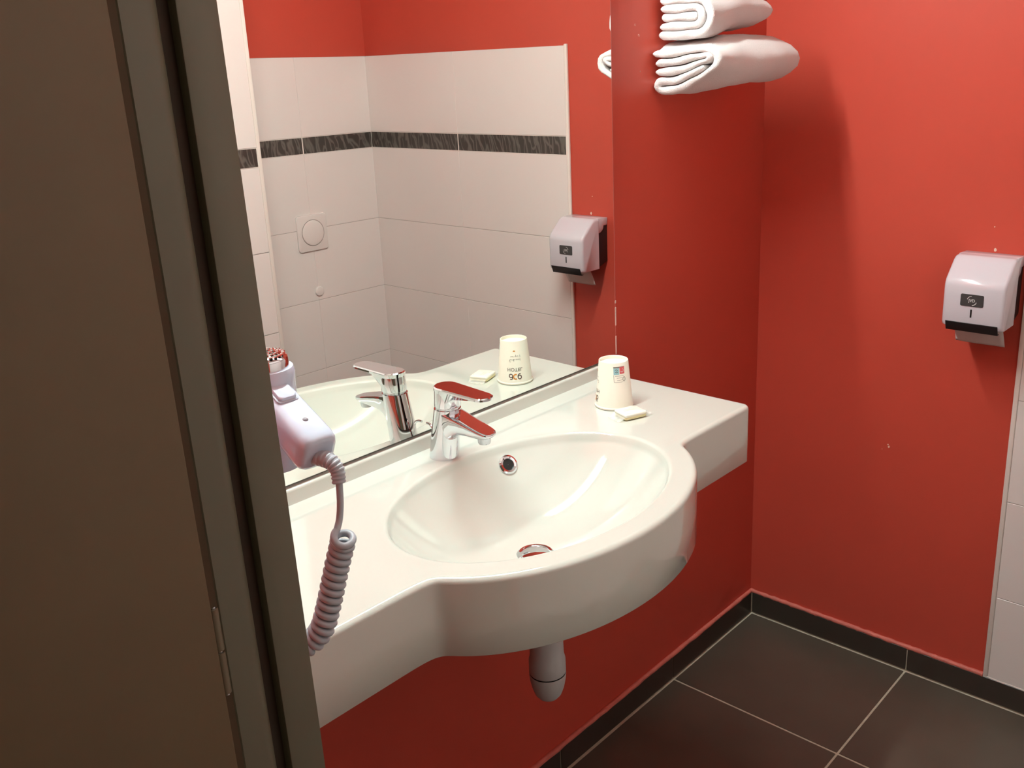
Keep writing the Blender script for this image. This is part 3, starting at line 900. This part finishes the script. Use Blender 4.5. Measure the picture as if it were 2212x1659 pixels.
def ribs(x, s, z, h, s_lo, s_hi):
    """ribbed woven border along the front of the top layer"""
    if z < h*0.80: return 0.0
    w = smooth(s_lo, s_lo+0.008, s)*(1-smooth(s_hi-0.008, s_hi, s))
    return 0.0011*w*math.sin(x*2*pi/0.0095)
# lower towel: outer layer wraps round the front and curls back in at the wall
HL = 0.098
def shape_low(x, s, z):
    u = (x + 0.470)/0.275                    # 0 left end .. 1 right end
    f = s/0.150
    t = min(1, max(0, z/HL))
    zz = 1.4510 + z
    # underside: sags at the wall on the left, lifts over the arm at the front, sags a little again on the right
    zz += ((0.037 - 0.022*smooth(0.06, 0.36, u))*smooth(0.25, 0.95, f) + 0.020*smooth(0.25, 0.75, u)*(1-smooth(0.25, 0.95, f)))*(1-t)
    zz += (0.018*smooth(0.02, 0.42, u) - 0.004*smooth(0.80, 1.0, u))*t - 0.008*(1-smooth(0, .2, u))*t*(1-f)
    zz += ribs(x, s, z, HL, 0.085, 0.135)
    bulge = math.sin(pi*t)
    yy = -(0.006 + s*(1.0 + 0.15*smooth(0.25, 0.8, u)*bulge))
    xx = x + (1-(2*t-1)**4)*(0.012 if u > .5 else -0.004)*abs(2*u-1) - 0.006*t*(1-u)*(1-f)
    return (xx, yy, zz)
outer = tip(-0.001, 0.0885, 1) + run((0.012, 0.0885), (0.104, 0.0885), 9) + bend(0.104, 0.049, 0.0445, 0.0395, 90, -90) + run((0.098, 0.0095), (0.018, 0.0095), 8) \
    + bend(0.018, 0.0195, 0.012, 0.010, 270, 90, 8) + run((0.026, 0.0295), (0.108, 0.0300), 8) + tip(0.120, 0.0300, -1)[::-1]
lowL = [(outer, 0.0180), (ufold(0.008, 0.132, 0.0495, 0.0690, 0.006), 0.0175)]
towel('folded_towel', lowL, xs_(-0.470, -0.195), shape_low, 'larger folded white towel, the lower of the two', 0.4)
HU = 0.086
def shape_up(x, s, z):
    u = (x + 0.458)/0.205
    t = min(1, max(0, z/HU))
    f = s/0.122
    zz = 1.5590 + z + 0.018*smooth(0.15, 0.6, u)
    zz += 0.008*smooth(0.4, 0.9, u)*(1-t)*smooth(0.3, 1, f) - 0.020*smooth(0.6, 1.0, u)*t
    zz += ribs(x, s, z, HU, 0.060, 0.105)
    bulge = math.sin(pi*t)
    yy = -(0.010 + s*(1 + 0.10*smooth(0.4, 1, u)*bulge))
    return (x + (1-(2*t-1)**4)*(0.010 if u > .5 else -0.003)*abs(2*u-1), yy, zz)
upL = [(ufold(0.002, 0.120, 0.0090, 0.0775, -0.002), 0.0175), (ufold(0.004, 0.100, 0.0265, 0.0605, 0.000), 0.0165), (tip(0.006, 0.0435, 1)+run((0.018, 0.0435), (0.078, 0.0435), 6)+tip(0.090, 0.0435, -1)[::-1], 0.0165)]
towel('folded_towel', upL, xs_(-0.458, -0.253), shape_up, 'smaller folded white towel on top of the larger one', 2.1)
arm = empty('towel_arm', (-0.395, 0, 1.49), 'slim chrome wall arm carrying the folded towels', 'towel holder')
tube('arm_rod', [(-0.395, -0.001, 1.4915), (-0.395, -0.120, 1.4915)], 0.004, 'chrome', arm, n=12)
lathe('wall_rosette', [(0.0005, -0.0062), (0.016, -0.0062), (0.018, -0.004), (0.018, -0.0003)], 'chrome', arm, (-0.395, 0, 1.4915), n=28, axis='Y')

# ================================================================== HAIR DRYER in its wall holder
ax, ay = -1.6394, -0.3203
dry = empty('hair_dryer', (ax, ay, 1.10), 'pale lilac hair dryer with chrome grille behind the door frame', 'hair dryer')
lathe('barrel', [(0.0275, 1.105), (0.0290, 1.108), (0.0300, 1.150), (0.0310, 1.204), (0.0316, 1.2120), (0.0300, 1.2175), (0.0262, 1.2185)], 'dryer_plastic', dry, (ax, ay, 0), n=48)
grille = lathe('intake_grille', [(0.0262, 1.2175), (0.0262, 1.2270), (0.0255, 1.2290), (0.020, 1.2325), (0.010, 1.2350), (0.0004, 1.2355)], 'chrome', dry, (ax, ay, 0), n=48)
gv = []
for rr in (0.005, 0.0105, 0.016, 0.0215):
    n = max(6, int(2*pi*rr/0.0056))
    for k in range(n):
        a = 2*pi*k/n + rr*90
        gv.append((rr*math.cos(a), rr*math.sin(a), 1.2355-0.0035*(rr/0.0215)**2))
gv.append((0, 0, 1.2355))
sv, sf = [], []
for (gx, gy, gz) in gv:
    b = len(sv)
    for i, (r, z) in enumerate(((0.0024, 0.0), (0.0018, 0.0012), (0.0007, 0.0017))):
        for k in range(8): sv.append((ax+gx+r*math.cos(2*pi*k/8), ay+gy+r*math.sin(2*pi*k/8), gz+z))
    for i in range(2):
        for k in range(8): sf.append((b+i*8+k, b+i*8+(k+1) % 8, b+(i+1)*8+(k+1) % 8, b+(i+1)*8+k))
    sf.append(tuple(b+16+k for k in range(8)))
studs = mesh_obj('grille_studs', sv, sf, 'chrome', dry); studs['kind'] = 'stuff'
# handle: rounded box section leaving the barrel downwards towards the room
HP0, HP1 = Vector((-1.6415, -0.3335, 1.1840)), Vector((-1.6460, -0.4135, 1.1440))
hd = (HP1-HP0).normalized()
hside = Vector((0.6548, -0.7551, 0)).cross(hd)
hw = hd.cross(Vector((0, 0, 1))).normalized()
hu_ = hw.cross(hd).normalized()
if hu_.z < 0: hu_ = -hu_
def hsec(t, a, b, e=3.6, n=36):
    c = HP0.lerp(HP1, t); out = []
    for k in range(n):
        th = 2*pi*k/n; co, si = math.cos(th), math.sin(th)
        out.append(c + hw*(a*math.copysign(abs(co)**(2/e), co)) + hu_*(b*math.copysign(abs(si)**(2/e), si)))
    return out
loft('handle', [hsec(-0.25, .0195, .0225), hsec(0.0, .0200, .0215), hsec(0.3, .0208, .0205), hsec(0.6, .0216, .0212), hsec(0.88, .0220, .0220), hsec(0.96, .0212, .0212), hsec(1.005, .0190, .0190), hsec(1.02, .0150, .0150)], 'dryer_plastic', dry, angle=60)
# rocker switch and small round button on the upper face
def on_handle(t, off): return HP0.lerp(HP1, t) + hu_*off
def Mhandle(t, off):
    c = on_handle(t, off)
    M = Matrix((hw, hd, hu_)).transposed().to_4x4(); M.translation = c
    return M
def hplate(name, t, off, a, b, h, m, r):
    M = Mhandle(t, off); rings = []
    for d, z in ((0, -0.002), (0, h*0.6), (0.0008, h*0.92), (0.0022, h)):
        rings.append([M @ Vector((x, y, z)) for x, y in rrect(-a+d, -b+d, a-d, b-d, r, 4)])
    return loft(name, rings, m, dry, angle=40)
hplate('switch_bezel', 0.16, 0.0208, 0.0125, 0.0140, 0.0012, 'dryer_grey', 0.005)
hplate('rocker_switch', 0.16, 0.0215, 0.0105, 0.0118, 0.0040, 'dryer_plastic', 0.004)
lathe('round_button', [(0.0030, -0.001), (0.0030, 0.0004), (0.0022, 0.0009), (0.0003, 0.001)], 'switch_dot', dry, mtx=Mhandle(0.66, 0.0213), n=16)
# strain relief and cord
E0 = HP1 + hd*0.000
rp = catmull([HP1 - hd*0.002 - hu_*0.006, Vector((-1.6425, -0.4270, 1.1375)), Vector((-1.6404, -0.4349, 1.1292)), Vector((-1.6418, -0.4384, 1.1160))], 14)
rr = []
for i in range(len(rp)):
    t = i/(len(rp)-1)
    rr.append((0.0088 - 0.0022*t) + (0.0006 if (i // 2) % 2 == 0 else -0.0003))
tube('strain_relief', rp, rr, 'cord_plastic', dry, n=18, angle=25)
coil_axis = catmull([(-1.6515, -0.4500, 1.0640), (-1.6500, -0.4450, 1.0540), (-1.6545, -0.4400, 1.0330), (-1.6618, -0.4356, 1.0041), (-1.6685, -0.4316, 0.9786), (-1.6745, -0.4265, 0.9580), (-1.6830, -0.4165, 0.9430), (-1.6980, -0.4060, 0.9380), (-1.7130, -0.3960, 0.9450), (-1.7250, -0.3900, 0.9600)], 20)
# resample the axis evenly
seglen = [0.0]
for a, b in zip(coil_axis[:-1], coil_axis[1:]): seglen.append(seglen[-1] + (b-a).length)
TL = seglen[-1]
def axis_at(s):
    s = min(max(s, 0), TL-1e-6)
    for i in range(len(seglen)-1):
        if seglen[i+1] >= s:
            t = (s-seglen[i])/(seglen[i+1]-seglen[i]); return coil_axis[i].lerp(coil_axis[i+1], t)
PITCH, CRAD, WR = 0.0088, 0.0096, 0.0040
turns = TL/PITCH; per = 24
N = int(turns*per)
axp = [axis_at(TL*i/N) for i in range(N+1)]
fr = frames(axp)
def coil_point(i, ph, sg):
    p, t, Nn, Bn = fr[i]
    a = sg*2*pi*i/per + ph
    return p + Nn*CRAD*math.cos(a) + Bn*CRAD*math.sin(a)
LEAD_END = Vector((-1.6462, -0.4385, 1.0780))
best = None
for sg in (-1, 1):
    for k in range(72):
        ph = 2*pi*k/72
        p0 = coil_point(0, ph, sg); tg = (coil_point(2, ph, sg) - p0).normalized()
        c = ((LEAD_END - p0).length - 0.3*CRAD) - 0.012*tg.dot((p0 - LEAD_END).normalized())
        if best is None or c < best[0]: best = (c, ph, sg)
PH, SG = best[1], best[2]
cp = []
for i, (p, t, Nn, Bn) in enumerate(fr):
    cp.append(coil_point(i, PH, SG))
lead = catmull([Vector((-1.6416, -0.4382, 1.1190)), Vector((-1.6434, -0.4389, 1.0954)), LEAD_END, cp[0]], 8)
tube('straight_cord', lead[:-1] + [cp[0]], 0.0036, 'cord_plastic', dry, n=12)
tube('coiled_cord', cp, WR, 'cord_plastic', dry, n=9)
# wall holder that grips the barrel
hold = empty('hair_dryer_holder', (LW, ay, 1.10), 'pale plastic wall holder gripping the hair dryer barrel', 'holder')
prism('wall_plate', rrect(ay-0.045, 1.085, ay+0.045, 1.215, 0.012), 0, LW+0.0005, LW+0.022, 'dryer_grey', hold, bevel=0.004)
box('bracket', (LW+0.020, ay-0.020, 1.135), (ax-0.036, ay+0.020, 1.165), 'dryer_grey', hold, bevel=0.004)
box('grip_pad', (ax-0.0400, ay-0.028, 1.120), (ax-0.0325, ay+0.028, 1.180), 'dryer_grey', hold, bevel=0.003)
